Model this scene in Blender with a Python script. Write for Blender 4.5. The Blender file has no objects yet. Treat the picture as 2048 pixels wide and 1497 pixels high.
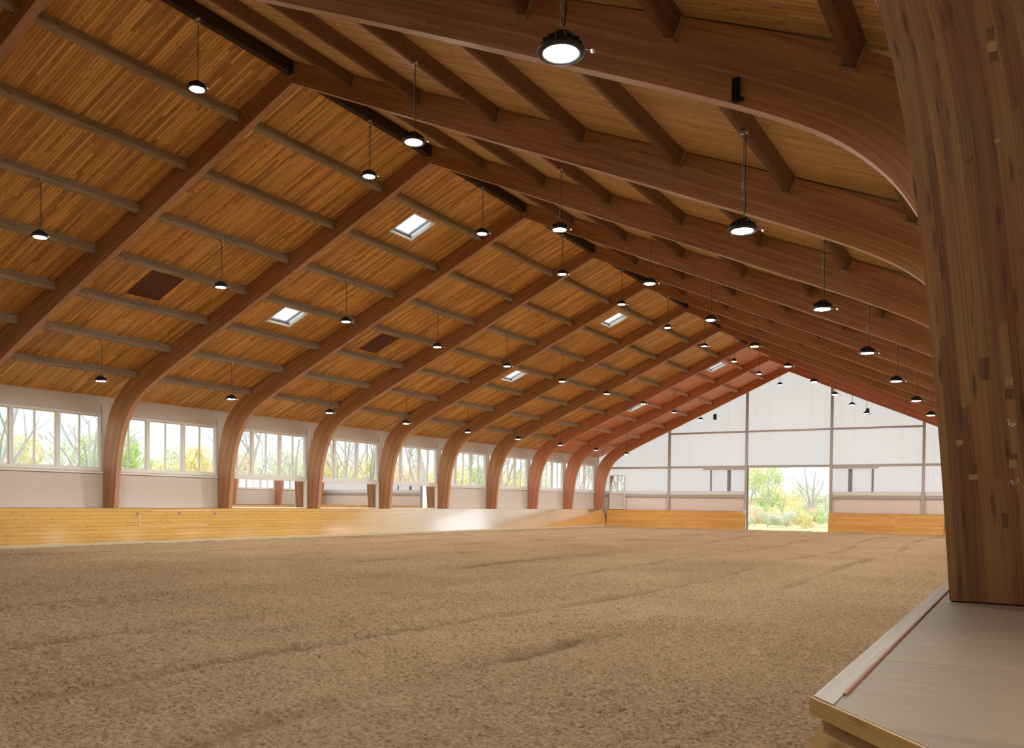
import bpy, math, random
from mathutils import Vector, Matrix
import numpy as np
sc = bpy.context.scene

# ---------------------------------------------------------------- camera
R_ = Vector((0.857204, 0.514813, 0.013005)); U_ = Vector((-0.016909, 0.002897, 0.999853)); F_ = Vector((-0.5147, 0.857297, -0.011188))
CAM = Vector((13.9613, -13.6388, 1.62)); FPX, PCX, PCY = 1716.36, 1025.1, 1027.1
cd = bpy.data.cameras.new('camera'); cam = bpy.data.objects.new('camera', cd); sc.collection.objects.link(cam)
m = Matrix((R_, U_, -F_)).transposed().to_4x4(); m.translation = CAM; cam.matrix_world = m
cd.sensor_fit = 'HORIZONTAL'; cd.sensor_width = 36; cd.lens = FPX * 36 / 2048
cd.shift_x = (1024 - PCX) / 2048; cd.shift_y = (PCY - 748.5) / 2048
cd.clip_start = .05; cd.clip_end = 1000
sc.camera = cam
# ---------------------------------------------------------------- world, view
SKY, LAMP, EXPO = 1.75, 600.0, 0.0
w = bpy.data.worlds.new('overcast_sky'); sc.world = w; w.use_nodes = True
wt = w.node_tree; wt.nodes.clear()
wo = wt.nodes.new('ShaderNodeOutputWorld'); wb = wt.nodes.new('ShaderNodeBackground')
wg = wt.nodes.new('ShaderNodeTexCoord'); ws = wt.nodes.new('ShaderNodeSeparateXYZ'); wr = wt.nodes.new('ShaderNodeValToRGB')
wt.links.new(wg.outputs['Generated'], ws.inputs[0]); wt.links.new(ws.outputs['Z'], wr.inputs[0])
wr.color_ramp.elements[0].position = 0.0; wr.color_ramp.elements[0].color = (.66, .67, .70, 1)
wr.color_ramp.elements[1].position = 0.6; wr.color_ramp.elements[1].color = (1.0, 1.03, 1.08, 1)
wt.links.new(wr.outputs[0], wb.inputs[0]); wb.inputs[1].default_value = SKY
wt.links.new(wb.outputs[0], wo.inputs[0])
sc.view_settings.view_transform = 'Standard'; sc.view_settings.look = 'None'
sc.view_settings.exposure = EXPO; sc.view_settings.gamma = 1; sc.view_settings.use_curve_mapping = False
sun_d = bpy.data.lights.new('sun', 'SUN'); sun_d.energy = 2.2; sun_d.angle = .35; sun_d.color = (1, .96, .9)
sun = bpy.data.objects.new('sun', sun_d); sc.collection.objects.link(sun)
sun.rotation_euler = Vector((-.25, .45, -.85)).to_track_quat('-Z', 'Y').to_euler(); sun.location = (0, -60, 60)

# ---------------------------------------------------------------- constants
B = 5.055; T = .18; TAN = .4177; ZR = 11.24
ALPHA = math.atan(TAN); CA, SA = math.cos(ALPHA), math.sin(ALPHA)
ZK = 1.28; XK = 13.6; XKB = 13.46; XW = 14.35; YF = 46.36; YKF = 45.86; YBACK = -24.0
def roofz(x): return ZR - TAN * abs(x)
def px(p):
    d = Vector(p) - CAM; z = d.dot(F_)
    if z <= .1: return None
    return PCX + FPX * d.dot(R_) / z, PCY - FPX * d.dot(U_) / z
def inview(pts, mg=150):
    for p in pts:
        q = px(p)
        if q and -mg < q[0] < 2048 + mg and -mg < q[1] < 1497 + mg: return True
    return False
ORD = ['zeroth', 'first', 'second', 'third', 'fourth', 'fifth', 'sixth', 'seventh', 'eighth', 'ninth', 'tenth', 'eleventh', 'twelfth', 'thirteenth']

# ---------------------------------------------------------------- material helpers
class NT:
    def __init__(s, name):
        s.m = bpy.data.materials.new(name); s.m.use_nodes = True; s.t = s.m.node_tree; s.t.nodes.clear()
        s.out = s.t.nodes.new('ShaderNodeOutputMaterial')
    def n(s, ty, **k):
        x = s.t.nodes.new(ty)
        for a, b in k.items(): setattr(x, a, b)
        return x
    def l(s, a, b): s.t.links.new(a, b)
    def math(s, op, a, b=None, c=None):
        x = s.n('ShaderNodeMath', operation=op)
        for i, v in enumerate((a, b, c)):
            if v is None: continue
            if isinstance(v, (int, float)): x.inputs[i].default_value = v
            else: s.l(v, x.inputs[i])
        return x.outputs[0]
    def mix(s, f, a, b, blend='MIX'):
        x = s.n('ShaderNodeMix', data_type='RGBA', blend_type=blend)
        for i, v in ((0, f), (6, a), (7, b)):
            if isinstance(v, (int, float)): x.inputs[i].default_value = v
            elif isinstance(v, tuple): x.inputs[i].default_value = (*v[:3], 1)
            else: s.l(v, x.inputs[i])
        return x.outputs[2]
    def ramp(s, f, stops):
        x = s.n('ShaderNodeValToRGB'); e = x.color_ramp.elements
        while len(e) < len(stops): e.new(.5)
        for i, (p, c) in enumerate(stops):
            e[i].position = p; e[i].color = (*c, 1) if isinstance(c, tuple) else (c, c, c, 1)
        s.l(f, x.inputs[0]); return x.outputs[0]
    def noise(s, v, scale, detail=4, rough=.55, dim='3D'):
        x = s.n('ShaderNodeTexNoise', noise_dimensions=dim); x.inputs['Scale'].default_value = scale
        x.inputs['Detail'].default_value = detail; x.inputs['Roughness'].default_value = rough
        if v is not None: s.l(v, x.inputs['Vector'])
        return x.outputs['Fac']
    def white(s, v):
        x = s.n('ShaderNodeTexWhiteNoise', noise_dimensions='3D'); s.l(v, x.inputs['Vector']); return x.outputs['Value']
    def comb(s, a, b, c=0.):
        x = s.n('ShaderNodeCombineXYZ')
        for i, v in enumerate((a, b, c)):
            if isinstance(v, (int, float)): x.inputs[i].default_value = v
            else: s.l(v, x.inputs[i])
        return x.outputs[0]
    def uv(s):
        x = s.n('ShaderNodeTexCoord'); y = s.n('ShaderNodeSeparateXYZ'); s.l(x.outputs['UV'], y.inputs[0]); return y.outputs[0], y.outputs[1]
    def obj(s):
        x = s.n('ShaderNodeTexCoord'); y = s.n('ShaderNodeSeparateXYZ'); s.l(x.outputs['Object'], y.inputs[0]); return x.outputs['Object'], y.outputs
    def pbr(s, col, rough=.6, bump=None, bs=.3, bd=.01, spec=.4, coat=0, metal=0):
        p = s.n('ShaderNodeBsdfPrincipled')
        if isinstance(col, tuple): p.inputs['Base Color'].default_value = (*col[:3], 1)
        else: s.l(col, p.inputs['Base Color'])
        if isinstance(rough, (int, float)): p.inputs['Roughness'].default_value = rough
        else: s.l(rough, p.inputs['Roughness'])
        p.inputs['Specular IOR Level'].default_value = spec; p.inputs['Metallic'].default_value = metal
        p.inputs['Coat Weight'].default_value = coat
        if bump is not None:
            b = s.n('ShaderNodeBump'); b.inputs['Strength'].default_value = bs; b.inputs['Distance'].default_value = bd
            s.l(bump, b.inputs['Height']); s.l(b.outputs[0], p.inputs['Normal'])
        return p
    def done(s, sh): s.l(sh.outputs[0], s.out.inputs[0]); return s.m

def plain(name, col, rough=.6, metal=0, spec=.4):
    t = NT(name); o, _ = t.obj(); n = t.noise(o, 6, 3)
    c = t.mix(t.math('MULTIPLY', n, .25), col, tuple(x * .8 for x in col))
    return t.done(t.pbr(c, rough, metal=metal, spec=spec))

def wood(name, light, dark, lam=.04, seg=4.0, tone=.5, knots=.0, grainw=60, rough=.55, spec=.35, groove=.0, coat=0, stain=None, knotcol=(.03, .012, .006), knot_scale=(1.2, 9.), gloss=None):
    """u = metres along the grain, v = metres across; boards or laminations of width lam"""
    t = NT(name); u, v = t.uv()
    vi = t.math('DIVIDE', v, lam); row = t.math('FLOOR', vi); fr = t.math('FRACT', vi)
    sh = t.math('MULTIPLY', t.white(t.comb(row, 3.3)), 7.0)
    us = t.math('FLOOR', t.math('DIVIDE', t.math('ADD', u, sh), seg))
    rnd = t.white(t.comb(row, us, 1.7))
    g1 = t.noise(t.comb(t.math('MULTIPLY', u, 1.6), t.math('MULTIPLY', v, grainw), t.math('MULTIPLY', rnd, 30)), 1.0, 5, .6)
    g2 = t.noise(t.comb(t.math('MULTIPLY', u, .5), t.math('MULTIPLY', v, 5), rnd), 1.0, 3, .5)
    f = t.math('ADD', t.math('MULTIPLY', rnd, tone), t.math('MULTIPLY', t.math('ADD', t.math('SUBTRACT', g1, .5), t.math('MULTIPLY', t.math('SUBTRACT', g2, .5), .6)), 1.1))
    f = t.math('ADD', f, .5 - tone / 2)
    c = t.ramp(f, [(.1, dark), (.5, tuple((a + b) / 2 for a, b in zip(light, dark))), (.9, light)])
    h = g1
    if knots > 0:
        vo = t.n('ShaderNodeTexVoronoi', voronoi_dimensions='2D'); vo.inputs['Scale'].default_value = 1
        t.l(t.comb(t.math('ADD', t.math('MULTIPLY', u, knot_scale[0]), t.math('MULTIPLY', rnd, 40)), t.math('MULTIPLY', v, knot_scale[1])), vo.inputs['Vector'])
        k = t.ramp(vo.outputs['Distance'], [(0.0, 1.0), (.05 * knots, .9), (.13 * knots, 0.0)])
        kc = t.math('GREATER_THAN', t.white(vo.outputs['Position']), .45)
        k = t.math('MULTIPLY', k, kc)
        c = t.mix(t.math('MULTIPLY', k, .75), c, knotcol)
    if stain:
        o, _ = t.obj(); s = t.ramp(t.noise(o, stain[1], 3, .6), [(.45, 0.), (.75, 1.)])
        c = t.mix(t.math('MULTIPLY', s, stain[2]), c, stain[0])
    if groove > 0:
        e = t.math('MINIMUM', fr, t.math('SUBTRACT', 1., fr))
        gm = t.ramp(e, [(0., 1.), (groove, 0.)])
        c = t.mix(t.math('MULTIPLY', gm, .8), c, tuple(x * .25 for x in dark))
        h = t.math('SUBTRACT', t.math('MULTIPLY', g1, .15), gm)
    p = t.pbr(c, rough, h, .5, .006, spec, coat)
    if gloss:
        g = t.n('ShaderNodeBsdfGlossy'); g.inputs['Roughness'].default_value = gloss[1]; g.inputs['Color'].default_value = (1, .97, .93, 1)
        lw = t.n('ShaderNodeLayerWeight'); lw.inputs[0].default_value = .5
        ff = t.math('MINIMUM', t.math('MAXIMUM', t.math('MULTIPLY', t.math('SUBTRACT', lw.outputs['Facing'], .29), gloss[0]), .05), .68)
        mx = t.n('ShaderNodeMixShader'); t.l(ff, mx.inputs[0]); t.l(p.outputs[0], mx.inputs[1]); t.l(g.outputs[0], mx.inputs[2])
        return t.done(mx)
    return t.done(p)

M = {}
M['arch'] = wood('glulam_brown', (.50, .24, .105), (.24, .100, .038), lam=.038, seg=3.2, tone=.38, grainw=70, knots=.5, knot_scale=(.9, 26.), rough=.5, spec=.4)
M['archred'] = wood('glulam_red_brown', (.62, .25, .14), (.34, .115, .055), lam=.038, seg=3.2, tone=.3, grainw=70, knots=.4, knot_scale=(.9, 26.), rough=.5, spec=.4)
M['column'] = wood('glulam_near', (.31, .150, .045), (.095, .036, .012), lam=.034, seg=1.9, tone=.42, grainw=130, knots=1.5, knotcol=(.045, .014, .006), knot_scale=(3.0, 16.), rough=.5, spec=.3, stain=((.22, .035, .012), 1.3, .6))
M['soffit'] = wood('glulam_underside', (.60, .35, .21), (.36, .19, .10), lam=.18, seg=3., tone=.25, grainw=50)
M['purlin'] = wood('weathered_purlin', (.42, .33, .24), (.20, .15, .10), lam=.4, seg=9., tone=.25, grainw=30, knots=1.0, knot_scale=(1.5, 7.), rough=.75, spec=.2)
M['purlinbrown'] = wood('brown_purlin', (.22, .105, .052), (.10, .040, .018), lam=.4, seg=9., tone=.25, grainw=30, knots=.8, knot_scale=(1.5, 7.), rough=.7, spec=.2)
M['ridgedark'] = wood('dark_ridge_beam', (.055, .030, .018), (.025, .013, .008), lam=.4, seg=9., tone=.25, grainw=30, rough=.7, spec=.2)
M['purlinred'] = wood('reddish_purlin', (.60, .36, .25), (.38, .20, .13), lam=.4, seg=9., tone=.25, grainw=30, knots=.6, knot_scale=(1.5, 7.), rough=.75, spec=.2)
M['deckceil'] = wood('roof_boards', (.86, .47, .135), (.36, .155, .040), lam=.082, seg=2.3, tone=.62, grainw=45, knots=.9, knot_scale=(1.8, 8.), rough=.55, spec=.3, groove=.10)
M['decktan'] = wood('roof_boards_tan', (.70, .44, .175), (.40, .22, .075), lam=.082, seg=2.3, tone=.45, grainw=45, knots=1.0, knot_scale=(1.8, 8.), rough=.6, spec=.3, groove=.08)
M['deckred'] = wood('roof_boards_red', (.86, .36, .19), (.54, .19, .09), lam=.082, seg=2.3, tone=.45, grainw=45, rough=.55, spec=.3, groove=.08)
M['patch'] = wood('roof_boards_dark_red', (.16, .045, .02), (.08, .022, .010), lam=.082, seg=4, tone=.4, grainw=45, rough=.6, spec=.3, groove=.1)
M['kick'] = wood('varnished_pine', (.80, .50, .115), (.60, .33, .06), lam=.128, seg=3.6, tone=.35, grainw=22, knots=1.0, knotcol=(.22, .09, .025), knot_scale=(2.6, 7.8), rough=.35, spec=.5, groove=.09, gloss=(5.5, .13))
M['kickend'] = wood('varnished_pine_end', (.80, .46, .12), (.60, .28, .06), lam=.128, seg=3.6, tone=.35, grainw=22, knots=.9, knotcol=(.22, .09, .025), knot_scale=(2.6, 7.8), rough=.45, spec=.4, groove=.09)
M['pineplank'] = wood('pine_plank', (.50, .31, .11), (.30, .165, .05), lam=.19, seg=9., tone=.2, grainw=40, knots=1.6, knotcol=(.16, .07, .02), knot_scale=(4.5, 10.), rough=.5, spec=.3)
M['ply'] = wood('plywood', (.225, .170, .112), (.155, .112, .072), lam=1.22, seg=1.9, tone=.3, grainw=14, knots=.25, knotcol=(.12, .06, .03), knot_scale=(5., 9.), rough=.5, spec=.3)
M['edge'] = wood('pale_edge_board', (.34, .29, .225), (.27, .225, .17), lam=.3, seg=9, tone=.2, grainw=30, rough=.5, spec=.35)
M['seal'] = plain('pale_sealing_strip', (.62, .58, .40), .8)
M['palestrip'] = wood('pale_strip', (.80, .56, .28), (.70, .46, .20), lam=.3, seg=9, grainw=40)
M['redstrip'] = wood('red_strip', (.30, .115, .055), (.19, .065, .03), lam=.3, seg=9, tone=.2, grainw=60)
M['hanger'] = wood('pale_hanger', (.38, .24, .12), (.24, .14, .07), lam=.3, seg=9, tone=.3, grainw=50)
M['wall'] = plain('cream_wall', (.62, .56, .50), .7)
M['frame'] = plain('white_frame', (.78, .77, .73), .4)
M['steel'] = plain('grey_steel_paint', (.46, .43, .395), .5)
M['post'] = plain('pale_post_paint', (.48, .43, .39), .5)
M['black'] = plain('black_metal', (.012, .012, .012), .45, .6)
M['dark'] = plain('dark_metal', (.06, .06, .06), .4, .7)
M['zinc'] = plain('zinc_steel', (.55, .55, .54), .35, .8)
M['bluegrey'] = plain('blue_grey_frame', (.22, .25, .30), .5)
M['beigepanel'] = plain('beige_panel', (.80, .70, .63), .6)
M['orange'] = plain('orange_plastic', (.65, .12, .03), .5)
M['roofmetal'] = plain('roof_metal', (.25, .25, .25), .5, .5)

M['darkplug'] = wood('dark_plug_wood', (.15, .062, .024), (.07, .025, .010), lam=.02, seg=2, grainw=120)
M['paleplug'] = wood('pale_plug_wood', (.36, .20, .08), (.27, .145, .055), lam=.02, seg=2, grainw=120)
def glass_mat():
    t = NT('window_glass'); tr = t.n('ShaderNodeBsdfTransparent'); tr.inputs[0].default_value = (.95, .98, .97, 1)
    g = t.n('ShaderNodeBsdfGlossy'); g.inputs['Roughness'].default_value = .02
    f = t.n('ShaderNodeLayerWeight'); f.inputs[0].default_value = .5
    fr = t.math('ADD', t.math('MULTIPLY', t.math('POWER', f.outputs['Facing'], 5.), .5), .03)
    mx = t.n('ShaderNodeMixShader'); t.l(fr, mx.inputs[0]); t.l(tr.outputs[0], mx.inputs[1]); t.l(g.outputs[0], mx.inputs[2])
    return t.done(mx)
M['glass'] = glass_mat()
t = NT('mirror'); g = t.n('ShaderNodeBsdfGlossy'); g.inputs['Roughness'].default_value = .01; g.inputs['Color'].default_value = (.93, .95, .95, 1); M['mirror'] = t.done(g)
def poly_mat():
    t = NT('translucent_panel'); o, xyz = t.obj()
    fr = t.math('FRACT', t.math('DIVIDE', t.math('ADD', xyz[0], 20.3), .94))
    e = t.math('MINIMUM', fr, t.math('SUBTRACT', 1., fr))
    seam = t.ramp(e, [(0., 1.), (.018, 0.)])
    dots = t.math('GREATER_THAN', t.math('FRACT', t.math('DIVIDE', xyz[2], .16)), .45)
    s = t.math('MULTIPLY', t.math('MULTIPLY', seam, t.math('ADD', t.math('MULTIPLY', dots, .5), .5)), t.noise(o, .7, 2))
    c = t.mix(s, (.81, .80, .84), (.53, .54, .56))
    tl = t.n('ShaderNodeBsdfTranslucent'); t.l(c, tl.inputs[0])
    d = t.n('ShaderNodeBsdfDiffuse'); t.l(c, d.inputs[0])
    mx = t.n('ShaderNodeMixShader'); mx.inputs[0].default_value = .12; t.l(tl.outputs[0], mx.inputs[1]); t.l(d.outputs[0], mx.inputs[2])
    return t.done(mx)
M['poly'] = poly_mat()
def emis(name, col, st):
    t = NT(name); e = t.n('ShaderNodeEmission'); e.inputs[0].default_value = (*col, 1); e.inputs[1].default_value = st; return t.done(e)
M['lens'] = emis('lamp_lens', (1, .975, .93), LAMP)
def sand_mat():
    t = NT('sand'); o, xyz = t.obj()
    a = t.noise(o, 26, 6, .7); b = t.noise(o, .35, 3, .5); c2 = t.noise(o, 90, 3, .6)
    f = t.math('ADD', t.math('MULTIPLY', a, .66), t.math('ADD', t.math('MULTIPLY', b, .12), t.math('MULTIPLY', c2, .28)))
    c = t.ramp(f, [(.40, (.16, .095, .046)), (.52, (.51, .340, .190)), (.66, (.74, .55, .345))])
    dm = t.n('ShaderNodeAttribute', attribute_name='damp'); c = t.mix(t.math('MULTIPLY', dm.outputs['Fac'], .62), c, (.16, .085, .04))
    h = t.math('ADD', a, t.math('MULTIPLY', c2, .5))
    return t.done(t.pbr(c, .95, h, 1.0, .05, .1))
M['sand'] = sand_mat()
def ground_mat():
    t = NT('meadow'); o, xyz = t.obj(); f = t.noise(o, .25, 6, .7)
    c = t.ramp(f, [(.35, (.42, .46, .24)), (.55, (.58, .56, .32)), (.7, (.62, .50, .34))])
    return t.done(t.pbr(c, .95, None, spec=.05))
M['meadow'] = ground_mat()
def leaf_mat(name, a, b):
    t = NT(name); o, xyz = t.obj(); f = t.noise(o, 1.6, 4, .7)
    c = t.ramp(f, [(.35, a), (.65, b)])
    d = t.n('ShaderNodeBsdfDiffuse'); tl = t.n('ShaderNodeBsdfTranslucent'); t.l(c, d.inputs[0]); t.l(c, tl.inputs[0])
    mx = t.n('ShaderNodeMixShader'); mx.inputs[0].default_value = .45; t.l(d.outputs[0], mx.inputs[1]); t.l(tl.outputs[0], mx.inputs[2])
    return t.done(mx)
M['leafgreen'] = leaf_mat('leaves_green', (.52, .68, .32), (.72, .78, .45))  # all leaf colours paled, outdoor glare and haze are put into them
M['leafyellow'] = leaf_mat('leaves_yellow', (.88, .74, .44), (.82, .82, .50))
M['leaforange'] = leaf_mat('leaves_orange', (.90, .64, .46), (.88, .76, .58))
M['leafpale'] = leaf_mat('leaves_pale', (.68, .74, .60), (.84, .82, .70))
M['bark'] = plain('bark', (.50, .50, .50), .9)  # lightened grey, stands in for haze over the trunks

# ---------------------------------------------------------------- mesh helpers
class MB:
    """collects faces with uv in metres (u along axis L) and builds one mesh object"""
    def __init__(s): s.v = []; s.f = []; s.uv = []; s.mi = []; s.sm = []
    def face(s, pts, L=(1, 0, 0), mi=0, uv=None, smooth=False, off=(0, 0)):
        i = len(s.v); s.v += [tuple(p) for p in pts]; s.f.append(tuple(range(i, i + len(pts)))); s.mi.append(mi); s.sm.append(smooth)
        if uv is None:
            L = Vector(L).normalized(); p = [Vector(q) for q in pts]; n = (p[1] - p[0]).cross(p[2] - p[0])
            n = n.normalized() if n.length > 1e-12 else Vector((0, 0, 1))
            a = L - n * L.dot(n)
            if a.length < .2: a = Vector((0, 0, 1)) if abs(n.z) < .8 else Vector((1, 0, 0)); a = a - n * a.dot(n)
            a.normalize(); b = n.cross(a)
            if (b.x + b.y * 1.1 + b.z * 1.3) < 0: b = -b
            uv = [(q.dot(a) + off[0], q.dot(b) + off[1]) for q in p]
        s.uv += list(uv)
    def box(s, lo, hi, L=(1, 0, 0), mi=0, off=(0, 0)):
        x0, y0, z0 = lo; x1, y1, z1 = hi
        c = [(x0, y0, z0), (x1, y0, z0), (x1, y1, z0), (x0, y1, z0), (x0, y0, z1), (x1, y0, z1), (x1, y1, z1), (x0, y1, z1)]
        s.hexa(c, L, mi, off)
    def hexa(s, c, L=(1, 0, 0), mi=0, off=(0, 0)):
        for q in ((0, 3, 2, 1), (4, 5, 6, 7), (0, 1, 5, 4), (1, 2, 6, 5), (2, 3, 7, 6), (3, 0, 4, 7)):
            s.face([c[k] for k in q], L, mi, off=off)
    def bar(s, a, b, wx, wz, up=(0, 0, 1), mi=0, off=(0, 0)):
        a = Vector(a); b = Vector(b); d = (b - a).normalized(); x = d.cross(Vector(up)).normalized(); z = x.cross(d)
        c = []
        for p in (a, b):
            for (i, j) in ((-1, -1), (1, -1), (1, 1), (-1, 1)): c.append(p + x * i * wx / 2 + z * j * wz / 2)
        for q in ((0, 1, 2, 3), (7, 6, 5, 4), (0, 4, 5, 1), (1, 5, 6, 2), (2, 6, 7, 3), (3, 7, 4, 0)):
            s.face([c[k] for k in q], d, mi, off=off)
    def tube(s, pts, rad, seg=8, mi=0, caps=True):
        pts = [Vector(p) for p in pts]
        if isinstance(rad, (int, float)): rad = [rad] * len(pts)
        i0 = len(s.v); ref = None
        for k, p in enumerate(pts):
            d = (pts[min(k + 1, len(pts) - 1)] - pts[max(k - 1, 0)]).normalized()
            if ref is None: ref = Vector((1, 0, 0)) if abs(d.x) < .8 else Vector((0, 1, 0))
            x = (ref - d * ref.dot(d)).normalized(); y = d.cross(x); ref = x
            for j in range(seg):
                a = 2 * math.pi * j / seg; s.v.append(tuple(p + (x * math.cos(a) + y * math.sin(a)) * rad[k]))
        for k in range(len(pts) - 1):
            for j in range(seg):
                a = i0 + k * seg + j; b = i0 + k * seg + (j + 1) % seg
                s.f.append((a, b, b + seg, a + seg)); s.mi.append(mi); s.sm.append(True)
                s.uv += [(k, j / seg), (k, (j + 1) / seg), (k + 1, (j + 1) / seg), (k + 1, j / seg)]
        if caps:
            for st, rv in ((i0, True), (i0 + (len(pts) - 1) * seg, False)):
                q = list(range(st, st + seg)); q = q[::-1] if rv else q
                s.f.append(tuple(q)); s.mi.append(mi); s.sm.append(False); s.uv += [(0, 0)] * seg
    def lathe(s, prof, seg=24, c=(0, 0, 0), mi=0):
        i0 = len(s.v)
        for r, z in prof:
            for j in range(seg):
                a = 2 * math.pi * j / seg; s.v.append((c[0] + r * math.cos(a), c[1] + r * math.sin(a), c[2] + z))
        for k in range(len(prof) - 1):
            for j in range(seg):
                a = i0 + k * seg + j; b = i0 + k * seg + (j + 1) % seg
                s.f.append((a, b, b + seg, a + seg)); s.mi.append(mi); s.sm.append(True); s.uv += [(0, 0)] * 4
    def mesh(s, name, mats):
        me = bpy.data.meshes.new(name); me.from_pydata(s.v, [], s.f)
        ul = me.uv_layers.new(name='UVMap'); ul.data.foreach_set('uv', [c for q in s.uv for c in q])
        me.polygons.foreach_set('material_index', s.mi); me.polygons.foreach_set('use_smooth', s.sm)
        for x in (mats if isinstance(mats, (list, tuple)) else [mats]): me.materials.append(x)
        me.update(); return me
    def build(s, name, mats, parent=None, loc=None):
        return link(name, s.mesh(name, mats), parent, loc)
def link(name, me, parent=None, loc=None):
    o = bpy.data.objects.new(name, me); sc.collection.objects.link(o)
    if parent: o.parent = parent
    if loc: o.location = loc
    return o
def tag(o, label, cat, group=None, kind=None):
    o['label'] = label; o['category'] = cat
    if group: o['group'] = group
    if kind: o['kind'] = kind
    return o
def thing(name, loc, label, cat, group=None):
    o = bpy.data.objects.new(name, None); sc.collection.objects.link(o); o.location = loc; o.empty_display_size = .2
    return tag(o, label, cat, group)
def struct(o): o['kind'] = 'structure'; return o
def copy_tree(o, parent=None):
    c = o.copy(); sc.collection.objects.link(c); c.parent = parent
    for ch in list(o.children): copy_tree(ch, c)
    return c

# ---------------------------------------------------------------- sand floor
def vnoise(x, y, seed):
    xi = np.floor(x).astype(np.int64); yi = np.floor(y).astype(np.int64); fx = x - xi; fy = y - yi
    fx = fx * fx * (3 - 2 * fx); fy = fy * fy * (3 - 2 * fy)
    def h(a, b):
        n = (a * 374761393 + b * 668265263 + seed * 1442695041) & 0xffffffff
        n = ((n ^ (n >> 13)) * 1274126177) & 0xffffffff
        return ((n ^ (n >> 16)) & 0xffff) / 65535.0
    return (h(xi, yi) * (1 - fx) + h(xi + 1, yi) * fx) * (1 - fy) + (h(xi, yi + 1) * (1 - fx) + h(xi + 1, yi + 1) * fx) * fy
def build_sand():
    def lines(a, b, c, s0, gr):
        out = [a]; x = a
        while x < b: x += max(s0, gr * max(0., abs(x - c) - 5)); out.append(min(x, b))
        return np.array(out)
    ys = lines(-12.0, 46.3, -12.0, .030, .0085)
    xr = lines(-13.6, 14.2, 13, .034, 0)[::1]
    xs = [14.2]; x = 14.2
    while x > -13.6: x -= max(.032, .0048 * max(0., (13.9 - x) - 4)); xs.append(max(x, -13.6))
    xs = np.array(xs[::-1])
    # near part behind the view is one plain strip
    ys = np.concatenate([[YBACK], ys])
    X, Y = np.meshgrid(xs, ys)
    z = np.zeros_like(X)
    for sc_, am, sd in ((.55, .030, 1), (1.7, .016, 2), (5, .016, 3), (10, .026, 4), (19, .020, 5)):
        n = vnoise(X * sc_ + 40, Y * sc_ + 90, sd)
        z += am * (n - .5)
    clod = vnoise(X * 9 + 7, Y * 9 + 3, 9); z += .030 * np.clip(clod - .55, 0, 1) / .45
    damp = np.zeros_like(X); wob = .35 * np.sin(Y * .13) + .25 * np.sin(Y * .31 + 1)
    for k, xx in enumerate((-11.9, -10.4, -8.3, -5.1, -1.7, 1.6, 4.9, 7.6, 9.6)):
        d = (X - xx - wob * (1 if k % 2 else .6)); br = .4 + .6 * vnoise(Y * .4 + k * 9, X * 0, 20 + k)
        z += (-.050 * np.exp(-(d / .10) ** 2) + .030 * np.exp(-((d + .22) / .12) ** 2)) * br; damp += np.exp(-(d / .11) ** 2) * np.clip(br * 1.6 - .75, 0, 1)
    harrow = np.sin((X + .3 * np.sin(Y * .25)) * 2 * np.pi / .22); z += .011 * harrow * vnoise(X * .4, Y * .15, 31)
    tread = np.sin(Y * 2 * np.pi / .17); band = np.exp(-((X - 6.3 - .06 * Y) / .35) ** 2) + np.exp(-((X - 2.3 - .10 * Y) / .3) ** 2)
    z += .016 * tread * band * (Y < 8)
    z[0, :] = 0; damp += .35 * np.clip(vnoise(X * .5, Y * .12 + 5, 77) - .62, 0, 1) / .38
    damp = np.clip(damp * (.55 + .9 * vnoise(X * 6, Y * 2.2, 71)), 0, 1)
    V = np.stack([X, Y, z], -1).reshape(-1, 3); ny, nx = X.shape
    i = np.arange(ny * nx).reshape(ny, nx)
    q = np.stack([i[:-1, :-1], i[:-1, 1:], i[1:, 1:], i[1:, :-1]], -1).reshape(-1, 4)
    me = bpy.data.meshes.new('floor'); me.vertices.add(len(V)); me.vertices.foreach_set('co', V.ravel())
    me.loops.add(q.size); me.loops.foreach_set('vertex_index', q.ravel().astype(np.int32))
    me.polygons.add(len(q)); me.polygons.foreach_set('loop_start', np.arange(0, q.size, 4, dtype=np.int32))
    me.polygons.foreach_set('loop_total', np.full(len(q), 4, dtype=np.int32)); me.polygons.foreach_set('use_smooth', np.ones(len(q), dtype=bool))
    me.update(calc_edges=True); me.materials.append(M['sand'])
    at = me.attributes.new('damp', 'FLOAT', 'POINT'); at.data.foreach_set('value', damp.ravel().astype(np.float32))
    o = link('floor', me); struct(o); o['label'] = 'raked brown sand and fibre riding surface'; return o
build_sand()

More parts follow.
